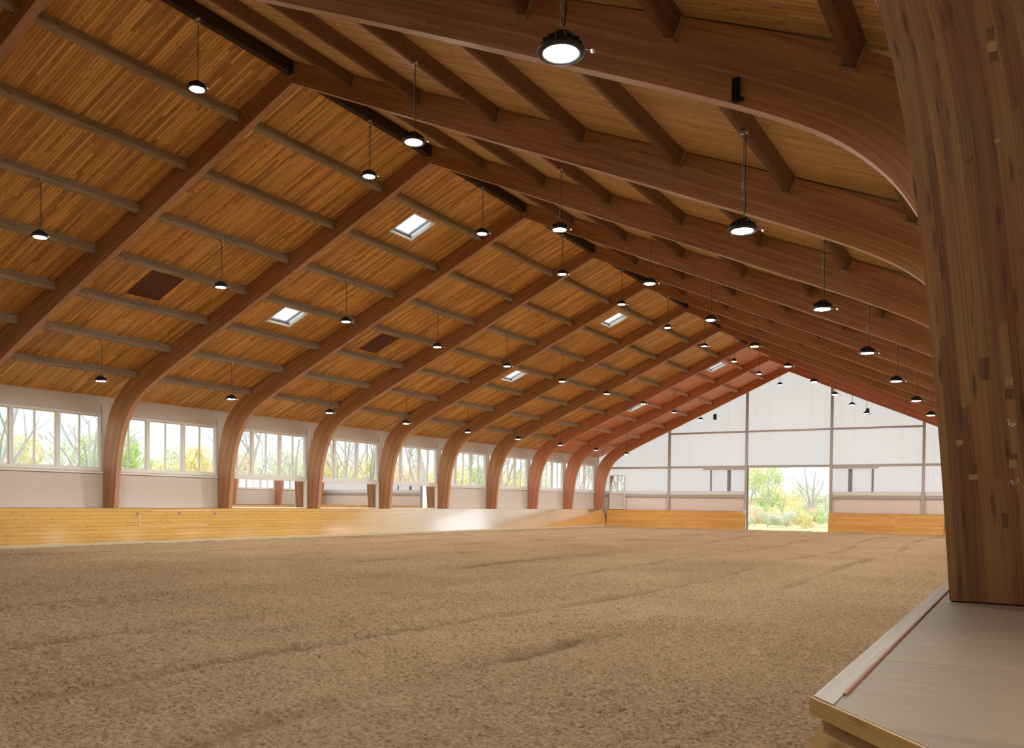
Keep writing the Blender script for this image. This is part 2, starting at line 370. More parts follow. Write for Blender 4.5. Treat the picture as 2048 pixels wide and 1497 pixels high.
# ---------------------------------------------------------------- ceiling with skylight holes
SKYL = [(a, r) for a in (1, 4, 7) for r in ((-2.07, -3.07), (-7.45, -8.42))]
def skyrect(a, r): yc = a * B + 2.6; return (-r[0], -r[1], yc - .57, yc + .57)   # |x0|,|x1|,y0,y1
def ceiling(side):
    mb = MB(); holes = [skyrect(a, r) for a, r in SKYL] if side < 0 else []
    xs = sorted({0., XW} | {h[0] for h in holes} | {h[1] for h in holes}); ys = sorted({YBACK, YF, 7 * B + .09} | {h[2] for h in holes} | {h[3] for h in holes})
    for i in range(len(xs) - 1):
        for j in range(len(ys) - 1):
            cx, cy = (xs[i] + xs[i + 1]) / 2, (ys[j] + ys[j + 1]) / 2
            if any(h[0] < cx < h[1] and h[2] < cy < h[3] for h in holes): continue
            x0, x1, y0, y1 = xs[i], xs[i + 1], ys[j], ys[j + 1]; mi = 1 if y0 > 7 * B else 0
            q = [(side * x0, y0, roofz(x0)), (side * x1, y0, roofz(x1)), (side * x1, y1, roofz(x1)), (side * x0, y1, roofz(x0))]
            uv = [(x0 / CA, y0), (x1 / CA, y0), (x1 / CA, y1), (x0 / CA, y1)]
            if side < 0: q = q[::-1]; uv = uv[::-1]
            q = q[::-1]; uv = uv[::-1]
            mb.face(q, mi=mi, uv=uv)
            t_ = [(p[0], p[1], p[2] + .16) for p in q][::-1]
            mb.face(t_, mi=2, uv=uv)
    for h in holes:   # reveal faces
        x0, x1, y0, y1 = h
        for (xa, ya, xb, yb) in ((x0, y0, x1, y0), (x1, y0, x1, y1), (x1, y1, x0, y1), (x0, y1, x0, y0)):
            mb.face([(side * xa, ya, roofz(xa)), (side * xb, yb, roofz(xb)), (side * xb, yb, roofz(xb) + .16), (side * xa, ya, roofz(xa) + .16)], mi=0)
    o = mb.build('ceiling', [M['deckceil' if side < 0 else 'decktan'], M['deckred'], M['roofmetal']]); struct(o)
    o['label'] = 'tongue and groove timber roof boards on the %s slope' % ('window' if side < 0 else 'right'); return o
ceiling(-1); ceiling(1)
wn = [0]
def wname(): wn[0] += 1; return 'window_%d' % wn[0]
for a, r in SKYL:
    x0, x1, y0, y1 = skyrect(a, r); p = .05
    root = bpy.data.objects.new('roof_skylight', None); sc.collection.objects.link(root); root.location = (-(x0 + x1) / 2, (y0 + y1) / 2, roofz((x0 + x1) / 2))
    root.rotation_euler = (0, -ALPHA, 0)
    L = (x1 - x0) / CA; W = y1 - y0
    tag(root, 'white framed roof skylight, %s row, %s the camera' % ('upper' if r[0] > -4 else 'lower', {1: 'nearest', 4: 'second from', 7: 'farthest from'}[a]), 'skylight', 'skylights in the window side roof slope')
    fr = MB(); f = .055; z0, z1 = -.005, .30
    fr.box((-L / 2, -W / 2, z0), (L / 2, -W / 2 + f, z1)); fr.box((-L / 2, W / 2 - f, z0), (L / 2, W / 2, z1))
    fr.box((-L / 2, -W / 2 + f, z0), (-L / 2 + f, W / 2 - f, z1)); fr.box((L / 2 - f, -W / 2 + f, z0), (L / 2, W / 2 - f, z1))
    fr.build('frame', M['frame'], root)
    s = MB(); s.box((-L / 2 + f, W / 2 - f - .14, .10), (L / 2 - f, W / 2 - f - .10, .16)); s.box((-L / 2 + f, -W / 2 + f, .10), (-L / 2 + f + .05, W / 2 - f, .16))
    s.box((L / 2 - f - .05, -W / 2 + f, .10), (L / 2 - f, W / 2 - f, .16))
    s.build('sash', M['bluegrey'], root)
    g = MB(); g.face([(-L / 2 + f, -W / 2 + f, .26), (L / 2 - f, -W / 2 + f, .26), (L / 2 - f, W / 2 - f, .26), (-L / 2 + f, W / 2 - f, .26)]); g.build('pane', M['glass'], root)
for (a, lab) in ((0, 'dark red patch of newer roof boards, the one nearest the camera'), (2, 'dark red patch of newer roof boards, the one farther away')):
    yc = a * B + 2.55; mb = MB(); q = []
    for x, dz in ((7.47, 0), (8.66, 0)): q.append((x, dz))
    lo = [(-7.47, yc - .54, roofz(7.47)), (-8.66, yc - .54, roofz(8.66)), (-8.66, yc + .54, roofz(8.66)), (-7.47, yc + .54, roofz(7.47))]
    c = [(p[0], p[1], p[2] - .012) for p in lo] + [(p[0], p[1], p[2] + .01) for p in lo]
    mb.hexa(c, (-1, 0, -TAN)); o = mb.build('ceiling_patch', M['patch']); tag(o, lab, 'roof patch', 'dark red patches in the roof boards')

# ---------------------------------------------------------------- arches
INNER = [(13.64, 1.285), (13.61, 1.7), (13.575, 2.1), (13.535, 2.5), (13.49, 2.85), (13.435, 3.2), (13.34, 3.6), (13.22, 3.95), (13.05, 4.3), (12.84, 4.64), (12.56, 4.94), (12.26, 5.18), (11.9, 5.40), (11.5, 5.61), (11.0, 5.85), (10.44, 6.11), (9.3, 6.62), (8.1, 7.16), (6.6, 7.83), (5.2, 8.44), (2.6, 9.60), (0., 10.77)]
OUTER = [(14.28, 1.285), (14.28, 2.0), (14.27, 2.5), (14.26, 2.95), (14.235, 3.3), (14.20, 3.7), (14.13, 4.1), (14.02, 4.45), (13.86, 4.8), (13.63, 5.1), (13.34, 5.38), (13.05, 5.62), (12.72, 5.83), (12.3, 6.05), (11.7, 6.32), (11.1, 6.58), (9.8, 7.13), (8.4, 7.72), (6.85, 8.37), (5.35, 9.0), (2.7, 10.1), (0., 11.24)]
OUTER = [(x, min(z, roofz(x) - .004)) for x, z in OUTER]
# refine by Catmull-Rom
def refine(P, n=3):
    out = []
    for i in range(len(P) - 1):
        p0 = Vector(P[max(i - 1, 0)]); p1 = Vector(P[i]); p2 = Vector(P[i + 1]); p3 = Vector(P[min(i + 2, len(P) - 1)])
        for k in range(n):
            t = k / n; out.append(tuple(.5 * ((2 * p1) + (p2 - p0) * t + (2 * p0 - 5 * p1 + 4 * p2 - p3) * t * t + (3 * p1 - p0 - 3 * p2 + p3) * t ** 3)))
    out.append(tuple(P[-1])); return out
RI, RO = refine(INNER), refine(OUTER)
RO = [(x, min(z, roofz(x) - .003)) for x, z in RO]
def arch_half(side, mats, xoff=0.):
    mb = MB(); s = 0; n = len(RI); NA = 5
    def P(i, k, y):
        f = k / NA; x = RI[i][0] * (1 - f) + RO[i][0] * f; z = RI[i][1] * (1 - f) + RO[i][1] * f
        return (side * (x + xoff * (1 - f) * max(0, min(1, (5.6 - z) / 1.5))), y, z)
    for i in range(n - 1):
        a, b = RI[i], RI[i + 1]; ds = math.hypot(b[0] - a[0], b[1] - a[1]); s1 = s + ds
        for k in range(NA):
            w0 = math.hypot(RO[i][0] - RI[i][0], RO[i][1] - RI[i][1]); w1 = math.hypot(RO[i + 1][0] - RI[i + 1][0], RO[i + 1][1] - RI[i + 1][1])
            f0, f1 = k / NA, (k + 1) / NA
            uvf = [(s, w0 * f0), (s, w0 * f1), (s1, w1 * f1), (s1, w1 * f0)]
            q = [P(i, k, 0), P(i, k + 1, 0), P(i + 1, k + 1, 0), P(i + 1, k, 0)]
            qb = [P(i, k, T), P(i, k + 1, T), P(i + 1, k + 1, T), P(i + 1, k, T)]
            if side > 0: mb.face(q[::-1] if False else q, uv=uvf); mb.face(qb[::-1], uv=uvf[::-1])
            else: mb.face(q[::-1], uv=uvf[::-1]); mb.face(qb, uv=uvf)
        uvu = [(s, 0), (s1, 0), (s1, T - .002), (s, T - .002)]
        qi = [P(i, 0, 0), P(i + 1, 0, 0), P(i + 1, 0, T), P(i, 0, T)]; qo = [P(i, NA, 0), P(i, NA, T), P(i + 1, NA, T), P(i + 1, NA, 0)]
        if side < 0: qi = qi[::-1]; uvi = uvu[::-1]; qo = qo[::-1]
        else: uvi = uvu
        mb.face(qi, uv=uvi, mi=1); mb.face(qo, uv=[(s, 0), (s, T), (s1, T), (s1, 0)] if side > 0 else [(s1, 0), (s1, T), (s, T), (s, 0)], mi=0)
        s = s1
    mb.face([P(0, 0, 0), P(0, 0, T), P(0, NA, T), P(0, NA, 0)][::(1 if side < 0 else -1)], mi=0)
    return mb.mesh('arch_half', mats)
AM = {(s, r): arch_half(s, [M['archred'] if r else M['arch'], M['soffit']]) for s in (-1, 1) for r in (0, 1)}
AMC = arch_half(1, [M['column'], M['soffit']], .08)
ARCHES = list(range(-2, 10))
for a in ARCHES:
    k = 10 - a
    if a == -2: lab = 'big laminated timber arch leg nearest the camera on the plywood platform'
    elif a == -1: lab = 'laminated timber arch with a black steel bracket, crossing the top of the view'
    elif a == 9: lab = 'last laminated timber arch, standing against the far gable wall'
    else: lab = 'laminated timber roof arch, %s from the far gable wall' % ORD[k]
    root = thing('timber_arch', (0, a * B, ZK), lab, 'arch', 'laminated timber arches spanning the hall')
    for s in (-1, 1):
        me = AMC if (a == -2 and s > 0) else AM[(s, 1 if a >= 7 else 0)]
        link('arch_half', me, root, (0, 0, -ZK))
    if a == -2:
        def onface(u, v):
            d = R_ * ((u - PCX) / FPX) - U_ * ((v - PCY) / FPX) + F_; q = CAM + d * ((-2 * B - CAM.y) / d.y); return q.x, q.z
        for (u, v, w_, h_, mt, nm) in ((1946, 938, 12, 20, 'darkplug', 'dark_plug'), (1947, 955, 15, 10, 'paleplug', 'pale_plug'), (2018, 764, 13, 15, 'paleplug', 'pale_plug'), (2018, 788, 12, 20, 'darkplug', 'dark_plug'), (1968, 738, 15, 46, 'darkplug', 'dark_plug'), (1984, 94, 15, 20, 'paleplug', 'pale_plug'), (1987, 114, 12, 20, 'darkplug', 'dark_plug'), (1981, 66, 10, 24, 'darkplug', 'dark_plug'), (2026, 914, 12, 12, 'darkplug', 'dark_plug'), (2026, 928, 12, 16, 'paleplug', 'pale_plug'), (1995, 282, 9, 9, 'paleplug', 'pale_plug'), (1938, 320, 12, 4, 'darkplug', 'dark_plug'), (2010, 1042, 9, 30, 'darkplug', 'dark_plug'), (1882, 492, 12, 4, 'darkplug', 'dark_plug')):
            x_, z_ = onface(u, v); k_ = 3.02 / FPX / 1.0; ww, hh = w_ * k_ * 1.15 / 2, h_ * k_ / 2
            mb = MB(); mb.box((x_ - ww, -.0012, z_ - hh), (x_ + ww, .0, z_ + hh), (0, 0, 1)); mb.build(nm, M[mt], root, (0, 0, -ZK))
        x_, z_ = onface(1919, 886); mb = MB(); mb.tube([(x_, -.002, z_), (x_, .001, z_)], .0115, 14); mb.build('round_plug', M['paleplug'], root, (0, 0, -ZK))
        rp = random.Random(3)
        for (u, v) in ((2020, 848), (2026, 965)):
            mb = MB()
            for _ in range(16):
                x_, z_ = onface(u + rp.gauss(0, 5), v + rp.gauss(0, 3)); an = rp.uniform(0, 3); a1, a2 = rp.uniform(.002, .006), rp.uniform(.0007, .0016)
                e1 = Vector((math.cos(an), 0, math.sin(an))) * a1; e2 = Vector((-math.sin(an), 0, math.cos(an))) * a2; c_ = Vector((x_, -.0011, z_))
                mb.face([c_ - e1, c_ - e2, c_ + e1, c_ + e2])
            mb.build('paint_mark', M['frame'], root, (0, 0, -ZK))
    if a == -1:
        mb = MB(); mb.box((11.335, -.03, 5.70), (11.415, -.002, 5.93)); mb.box((11.34, -.045, 5.69), (11.45, .0, 5.72)); mb.build('bracket', M['black'], root, (0, 0, -ZK))

# ---------------------------------------------------------------- purlins
PW, PD = .125, .25
def purlin_mesh(side, k, mats):
    mb = MB(); y0, y1 = T + .001, B - .001; x = 1.797 * k - .04
    if k == 0:
        c = [(-.075, y, z) for y in (y0, y1) for z in (-.30, -.05)] 
        mb.hexa([(-.075, y0, -.31), (.075, y0, -.31), (.075, y1, -.31), (-.075, y1, -.31), (-.075, y0, -.045), (.075, y0, -.045), (.075, y1, -.045), (-.075, y1, -.045)], (0, 1, 0))
        return mb.mesh('purlin_beam', mats)
    # section perpendicular to slope, bottom edges rounded
    R2 = .085
    if side < 0: sec = [(-R2, 0), (-R2, -PD + R2)] + [(-R2 * math.cos(q_ * math.pi / 10), -PD + R2 - R2 * math.sin(q_ * math.pi / 10)) for q_ in range(1, 10)] + [(R2, -PD + R2), (R2, 0)]
    else: sec = [(-PW / 2, 0), (-PW / 2, -PD + .03), (-PW / 2 + .012, -PD + .009), (-PW / 2 + .035, -PD), (PW / 2 - .035, -PD), (PW / 2 - .012, -PD + .009), (PW / 2, -PD + .03), (PW / 2, 0)]
    def tr(p): # p[0] along slope downwards, p[1] normal
        dx = p[0] * CA + p[1] * SA * -1; dz = -p[0] * SA + p[1] * CA
        return (side * (p[0] * CA + p[1] * SA), dz)
    sec = [tr(p) for p in sec]; v = 0
    n = len(sec)
    for i in range(n - 1):
        a, b = sec[i], sec[i + 1]; d = math.hypot(b[0] - a[0], b[1] - a[1])
        q = [(a[0], y0, a[1]), (a[0], y1, a[1]), (b[0], y1, b[1]), (b[0], y0, b[1])]; uv = [(y0, v), (y1, v), (y1, v + d), (y0, v + d)]
        if side < 0: q, uv = q[::-1], uv[::-1]
        mb.face(q[::-1], uv=uv[::-1], smooth=side < 0); v += d
    for y, r in ((y0, 1), (y1, -1)):
        q = [(p[0], y, p[1]) for p in sec][::r * side]; mb.face(q, (0, 1, 0))
    return mb.mesh('purlin_beam', mats)
def hanger_mesh(side, k):
    PW = .17 if side < 0 else .125; mb = MB(); y1 = B - .001; y0 = B - .035
    if k == 0:
        mb.box((.077, y0, -.33), (.10, y1, -.06)); mb.box((-.10, y0, -.33), (-.077, y1, -.06)); mb.box((-.077, y0, -.335), (.077, y1, -.312)); return mb.mesh('hanger', M['hanger'])
    for (p0, p1, n0, n1) in ((-PW / 2 - .028, -PW / 2 - .003, -PD - .02, -.01), (PW / 2 + .003, PW / 2 + .028, -PD - .02, -.01), (-PW / 2 - .028, PW / 2 + .028, -PD - .03, -PD - .004)):
        c = []
        for y in (y0, y1):
            for (p, n) in ((p0, n0), (p1, n0), (p1, n1), (p0, n1)): c.append((side * (p * CA + n * SA), y, -p * SA + n * CA))
        cc = [c[0], c[1], c[5], c[4], c[3], c[2], c[6], c[7]]
        if side < 0: cc = [cc[k_] for k_ in (1, 0, 3, 2, 5, 4, 7, 6)]
        mb.hexa(cc, (0, 0, 1))
    return mb.mesh('hanger', M['hanger'])
PMC = {}
for b in range(-2, 9):
    for k in range(-7, 8):
        side = 1 if k > 0 else -1; kk = abs(k); x = max(0, 1.797 * kk - .04); X = side * x; z = roofz(x)
        if not inview([(X, b * B + f * B, z) for f in (.05, .5, .98)], 60): continue
        if k == 0: side = 1
        key = (side, 0 if k == 0 else 1, b >= 7)
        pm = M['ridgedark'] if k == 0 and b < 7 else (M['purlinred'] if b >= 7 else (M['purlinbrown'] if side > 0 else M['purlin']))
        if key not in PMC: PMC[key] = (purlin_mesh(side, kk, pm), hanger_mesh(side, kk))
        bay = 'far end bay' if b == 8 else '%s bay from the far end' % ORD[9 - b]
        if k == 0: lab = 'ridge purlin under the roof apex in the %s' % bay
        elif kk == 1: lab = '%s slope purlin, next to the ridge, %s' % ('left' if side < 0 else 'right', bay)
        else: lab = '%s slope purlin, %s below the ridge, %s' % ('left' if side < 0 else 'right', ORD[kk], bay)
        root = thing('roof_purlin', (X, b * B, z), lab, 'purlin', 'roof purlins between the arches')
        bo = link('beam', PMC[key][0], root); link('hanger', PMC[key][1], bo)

# ---------------------------------------------------------------- lamps
def lamp_proto():
    root = bpy.data.objects.new('pendant_lamp', None); sc.collection.objects.link(root)
    h = MB(); h.lathe([(.137, .002), (.150, -.004), (.186, -.002), (.192, .012), (.186, .032), (.16, .046), (.14, .055), (.132, .07), (.095, .10), (.082, .15), (.05, .165), (.0, .168)], 28)
    for j in range(14):
        a = 2 * math.pi * j / 14; h.bar((.06 * math.cos(a), .06 * math.sin(a), .115), (.155 * math.cos(a), .155 * math.sin(a), .07), .007, .05)
    hb = h.build('housing', M['dark'], root)
    l = MB(); l.lathe([(.0, -.010), (.06, -.0095), (.12, -.004), (.138, .002)], 28); l.build('lens', M['lens'], hb)
    s = MB(); s.bar((.18, .045, .015), (.235, .06, .005), .018, .012); s.lathe([(0, -.03), (.018, -.02), (.022, .0), (.017, .018), (0, .02)], 10, (.25, .064, 0)); s.build('sensor', M['zinc'], hb)
    hk = MB(); hk.tube([(0, 0, .165), (.03, 0, .20), (0, 0, .235), (-.03, 0, .20), (0, 0, .165)], .006, 6); hk.build('hook', M['zinc'], root)
    return root
def chain_mesh(L):
    mb = MB(); z = .23; n = int((L - .25) / .055)
    for i in range(n):
        zc = z + .0275 + i * .055; ax = (1, 0) if i % 2 else (0, 1); r = .014; q = []
        for j in range(7):
            an = 2 * math.pi * j / 6; q.append((ax[0] * r * math.cos(an), ax[1] * r * math.cos(an), zc + .034 * math.sin(an)))
        mb.tube(q, .0045, 4, caps=False)
    return mb.mesh('chain', M['zinc'])
def cord_mesh(L):
    mb = MB(); mb.tube([(.02, .0, .16), (.035, .01, .35), (.018, .01, L * .5), (.03, 0, L * .8), (.02, .0, L)], .005, 5); return mb.mesh('cord', M['black'])
def mount_mesh():
    mb = MB(); mb.box((-.05, -.025, -.03), (.05, .025, 0)); mb.tube([(0, 0, -.03), (.012, 0, -.05), (0, 0, -.07)], .006, 6); return mb.mesh('ceiling_hook', M['zinc'])
LROWS = [(-10.62, 5.235, 6.45, 0, 8, 'lowest left row by the windows'), (-5.22, 7.48, 8.71, -1, 8, 'middle left row'), (.05, 9.55, 10.92, -1, 8, 'ridge row'), (5.33, 7.45, 8.71, -1, 8, 'row right of the ridge'), (10.72, 5.20, 6.43, -2, 8, 'lowest right row by the big column')]
proto = lamp_proto(); CM = {}; first = True; MM = mount_mesh()
for (x, z, zt, b0, b1, rn) in LROWS:
    for b in range(b0 - (2 if x < 1 else 1) if x > 0 else b0, b1 + 1):
        root = proto if first else copy_tree(proto); first = False
        root.location = (x, (b + .5) * B, z)
        L = roofz(x) - z if abs(x) < 1 else zt - z
        L = (roofz(x) - PD / CA * 1.0 - z) if abs(x) > 1 else (ZR - .31 - z)
        key = round(L, 3)
        if key not in CM: CM[key] = (chain_mesh(L - .06), cord_mesh(L - .02))
        link('chain', CM[key][0], root); link('cord', CM[key][1], root); link('ceiling_hook', MM, root, (0, 0, L))
        n = b - b0 + 1
        if n < 1:
            tag(root, 'round hanging lamp behind the camera, out of view', 'lamp', 'round pendant lamps out of view'); continue
        lab = 'round hanging lamp, %s, %s' % (rn, 'nearest the camera' if n == 1 else ('farthest, by the far gable' if b == 8 else '%s from the camera' % ORD[n]))
        tag(root, lab, 'lamp', 'round pendant lamps hung from the purlins')

# ---------------------------------------------------------------- side walls and windows
WH0, WH1 = 2.63, 4.62; PITCH = 1.575
def win_ys(b): return [(b * B + 5.0 - PITCH * (3 - k) + .0, b * B + 5.0 - PITCH * (2 - k)) for k in range(3)]
def side_wall(side):
    mb = MB(); xa, xb = sorted((side * XW, side * (XW + .18))); top = roofz(XW)
    spans = [win_ys(b) for b in range(-1 if side > 0 else -2, 9)]
    LIGHT_GAP = (-14.6, -11.9) if side > 0 else None
    y = YBACK
    mb.box((xa, YBACK, WH1), (xb, YF, top + .02), (0, 1, 0))
    if LIGHT_GAP:
        mb.box((xa, YBACK, -.3), (xb, LIGHT_GAP[0], WH0), (0, 1, 0)); mb.box((xa, LIGHT_GAP[1], -.3), (xb, YF, WH0), (0, 1, 0))
        # unseen opening added so daylight falls on the near column and deck
        mb.box((xa, YBACK, WH0), (xb, LIGHT_GAP[0], WH1), (0, 1, 0)); y = LIGHT_GAP[1]
    else: mb.box((xa, YBACK, -.3), (xb, YF, WH0), (0, 1, 0))
    for sp in spans:
        mb.box((xa, y, WH0), (xb, sp[0][0], WH1), (0, 1, 0)); y = sp[2][1]
    mb.box((xa, y, WH0), (xb, YF, WH1), (0, 1, 0))
    o = mb.build('wall_left' if side < 0 else 'wall_right', M['wall']); struct(o); return spans
def window_meshes(side):
    W = PITCH; H = WH1 - WH0; s = side
    f = MB(); fo = .065; x0, x1 = -.03, .12
    def bx(y0, y1, z0, z1, xa=x0, xb=x1, mb=f): lo, hi = sorted((s * xa, s * xb)); mb.box((lo, y0, z0), (hi, y1, z1), (0, 0, 1))
    bx(0, fo, 0, H); bx(W - fo, W, 0, H); bx(fo, W - fo, 0, fo); bx(fo, W - fo, H - fo, H)
    bx(-.0, W, -.05, 0, -.07, .05)   # sill lip
    r = MB(); c = W / 2; sr = .04
    bx(c - .03, c + .03, fo, H - fo, .02, .08, r)
    for (a, b) in ((fo, c - .03), (c + .03, W - fo)):
        bx(a, b, fo, fo + sr, .03, .07, r); bx(a, b, H - fo - sr, H - fo, .03, .07, r)
    bx(fo, fo + sr * .8, fo, H - fo, .03, .07, r); bx(W - fo - sr * .8, W - fo, fo, H - fo, .03, .07, r)
    g = MB()
    for (a, b) in ((fo, c - .03), (c + .03, W - fo)): g.face([(s * .05, a, fo), (s * .05, b, fo), (s * .05, b, H - fo), (s * .05, a, H - fo)])
    return f.mesh('window_frame', M['frame']), r.mesh('sash', M['frame']), g.mesh('pane', M['glass'])
for side in (-1, 1):
    sp = side_wall(side); wm = window_meshes(side)
    for w3 in sp:
        for (y0, y1) in w3:
            r = bpy.data.objects.new(wname(), None); sc.collection.objects.link(r); r.location = (side * XW, y0, WH0); r['kind'] = 'structure'
            link('window_frame', wm[0], r); link('sash', wm[1], r); link('pane', wm[2], r)
# white rail under the mirrored windows and thin steel column edges behind the arches
tn = [0]
def trim(mb, mat):
    tn[0] += 1; o = mb.build('trim_%d' % tn[0], mat); struct(o); return o
for b in range(0, 9):
    mb = MB(); mb.box((-XW, b * B + 4.965 + .045, 4.0), (-XW + .03, b * B + 4.965 + .075, 4.95), (0, 0, 1)); trim(mb, M['steel'])
mb = MB(); mb.box((-XW, -2 * B, WH0 - .13), (-XW + .05, YF, WH0 - .055), (0, 1, 0)); trim(mb, M['frame'])

# mirrors on the left wall
for b in (2, 3, 4):
    y0, y1 = b * B + .30, b * B + 4.92; x = -XW + .02
    root = thing('wall_mirror', (x, (y0 + y1) / 2, ZK + .05), 'long low mirror under the windows, %s of the three on the left wall' % ('nearest' if b == 2 else 'middle' if b == 3 else 'farthest'), 'mirror', 'mirrors under the left windows')
    g = MB(); g.box((0, -(y1 - y0) / 2, 0), (.012, (y1 - y0) / 2, 1.17), (0, 1, 0)); g.build('mirror_glass', M['mirror'], root)
    f = MB(); h = (y1 - y0) / 2
    f.box((0, -h, 1.17), (.06, h, 1.25), (0, 1, 0)); f.box((0, -h, -.05), (.04, h, 0), (0, 1, 0)); f.box((0, -h - .04, -.05), (.04, -h, 1.25), (0, 0, 1)); f.box((0, h, -.05), (.09, h + .09, 1.25), (0, 0, 1))
    f.build('frame', M['frame'], root)

# ---------------------------------------------------------------- far gable wall
def gable():
    Y0, Y1 = YF, YF + .03
    def poly_col(x0, x1, z0):   # translucent strip up to the roof
        mb.hexa([(x0, Y0, z0), (x1, Y0, z0), (x1, Y1, z0), (x0, Y1, z0), (x0, Y0, roofz(x0)), (x1, Y0, roofz(x1)), (x1, Y1, roofz(x1)), (x0, Y1, roofz(x0))])
    mb = MB(); S = 2.66
    for x0, x1 in ((-XW, -2.96), (2.66, XW)): 
        if x0 < 0: poly_col(x0, x1, S)
        else: poly_col(x0, x1, S)
    A = [(-2.96, 4.45), (2.66, 4.45), (2.66, roofz(2.66)), (0, roofz(0)), (-2.96, roofz(2.96))]
    mb.face([(x, Y0, z) for x, z in A]); mb.face([(x, Y1, z) for x, z in A[::-1]])
    for i in range(5):
        (xa, za), (xb, zb) = A[i], A[(i + 1) % 5]; mb.face([(xa, Y0, za), (xa, Y1, za), (xb, Y1, zb), (xb, Y0, zb)])
    o = mb.build('wall_far', M['poly']); struct(o); o['label'] = 'translucent white gable panels'
    mb = MB(); mb.box((-XW, YF, -.3), (-2.9, YF + .12, 2.66)); mb.box((2.66, YF, -.3), (XW, YF + .12, 2.66))
    o = mb.build('wall_far', M['beigepanel']); struct(o); o['label'] = 'beige lower panels of the far wall'
gable()
def fthing(name, boxes, mat, lab, cat, group=None, L=(0, 0, 1)):
    mb = MB()
    for lo, hi in boxes: mb.box(lo, hi, L)
    o = mb.build(name, mat); tag(o, lab, cat, group); return o
PX = [-8.66, -2.98, 2.68, 8.26]
for i, x in enumerate(PX):
    mb = MB(); zt = roofz(x) - .02 if i in (1, 2) else 6.98
    zt = roofz(x) - .30
    yb = YF - .14
    mb.box((x - .085, yb, 0), (x + .085, yb + .015, zt)); mb.box((x - .085, YF - .018, 0), (x + .085, YF - .003, zt)); mb.box((x - .012, yb + .015, 0), (x + .012, YF - .018, zt))
    o = mb.build('steel_post', M['steel' if i in (1, 2) else 'steel'])
    tag(o, ['grey steel post at the far left of the gable wall', 'tall grey steel post at the left side of the open doorway', 'tall grey steel post at the right side of the open doorway', 'grey steel post at the far right of the gable wall'][i], 'post', 'steel posts of the far gable')
segs = [(-XW + .05, PX[0]), (PX[0], PX[1]), (PX[1], PX[2]), (PX[2], PX[3]), (PX[3], XW - .05)]
sn = ['leftmost bay', 'bay left of the doorway', 'bay above the doorway', 'bay right of the doorway', 'rightmost bay']
for (z, h, nm, use) in ((6.87, .13, 'upper', (1, 2, 3)), (4.42, .16, 'middle', (0, 1, 2, 3, 4)), (2.34, .17, 'lower', (0, 1, 3, 4))):
    for i in use:
        x0, x1 = segs[i][0] + .087, segs[i][1] - .087
        if z < 3 and i == 1: x1 = -3.07
        o = fthing('wall_girt', [((x0, YF - .10, z - h / 2), (x1, YF - .003, z + h / 2))], M['steel'], 'grey horizontal steel girt, %s level, %s of the far gable' % (nm, sn[i]), 'girt', 'steel girts of the far gable', (1, 0, 0))
for (x0, x1) in ((-XW + .05, PX[0] - .09), (PX[0] + .09, -3.07), (2.77, PX[3] - .09), (PX[3] + .09, XW - .05)):
    mb = MB(); mb.box((x0, YF - .06, 2.44), (x1, YF - .003, 2.68), (1, 0, 0)); trim(mb, M['frame'])
# header of the sliding door and its stored leaves' rails
fthing('door_track', [((-6.05, YF - .20, 4.20), (-3.07, YF - .105, 4.36))], M['post'], 'timber door track at the left of the far doorway', 'door track', None, (1, 0, 0))
fthing('door_track', [((2.77, YF - .20, 4.22), (5.63, YF - .105, 4.38))], M['post'], 'timber door track at the right of the far doorway', 'door track', None, (1, 0, 0))
for (x0, x1, lab) in ((-5.57, -5.46, 'thin blue grey upright left of the doorway, farther from it'), (-4.33, -4.08, 'wide dark upright left of the far doorway'), (3.76, 4.02, 'wide dark upright right of the far doorway'), (5.20, 5.33, 'thin blue grey upright right of the doorway, farther from it')):
    fthing('door_upright', [((x0, YF - .05, 2.69), (x1, YF - .003, 4.19))], M['bluegrey'], lab, 'upright', 'uprights beside the far doorway')
fthing('door_jamb', [((-3.06, YF - .36, 0), (-2.90, YF - .145, 1.36))], M['frame'], 'short white jamb board with two orange caps at the doorway left', 'jamb')
ob = bpy.data.objects['door_jamb']
for z in (.48, 1.18):
    mb = MB(); mb.box((-2.99, YF - .375, z), (-2.93, YF - .361, z + .07)); mb.build('cap', M['orange'], ob)
fthing('door_edge', [((-2.88, YF - .1, 0.0), (-2.84, YF + .1, 4.33))], M['bluegrey'], 'dark vertical door edge at the left of the doorway opening', 'door edge')
for (x, z, lab) in ((-5.27, 8.0, 'small dark box high on the gable, left of the centre'), (4.90, 7.93, 'small dark box high on the gable, right of the centre')):
    fthing('gable_speaker', [((x - .10, YF - .18, z - .20), (x + .10, YF - .003, z + .20))], M['dark'], lab, 'speaker', 'dark boxes high on the gable')
# far mirror
root = thing('wall_mirror', (-12.70, YF - .24, 1.31), 'narrow upright mirror on the far wall beside the last arch leg', 'mirror')
mb = MB(); mb.box((-.58, 0, .04), (.58, .012, 2.50)); mb.build('mirror_glass', M['mirror'], root)
mb = MB(); mb.box((-.64, -.02, 0), (-.58, .04, 2.56)); mb.box((.58, -.02, 0), (.64, .04, 2.56)); mb.box((-.58, -.02, 0), (.58, .04, .04)); mb.box((-.58, -.02, 2.50), (.58, .04, 2.56)); mb.box((-.45, .04, .3), (-.38, .235, .4)); mb.box((.38, .04, .3), (.45, .235, .4)); mb.box((-.45, .04, 2.2), (-.38, .235, 2.3)); mb.box((.38, .04, 2.2), (.45, .235, 2.3))
mb.build('frame', M['frame'], root)

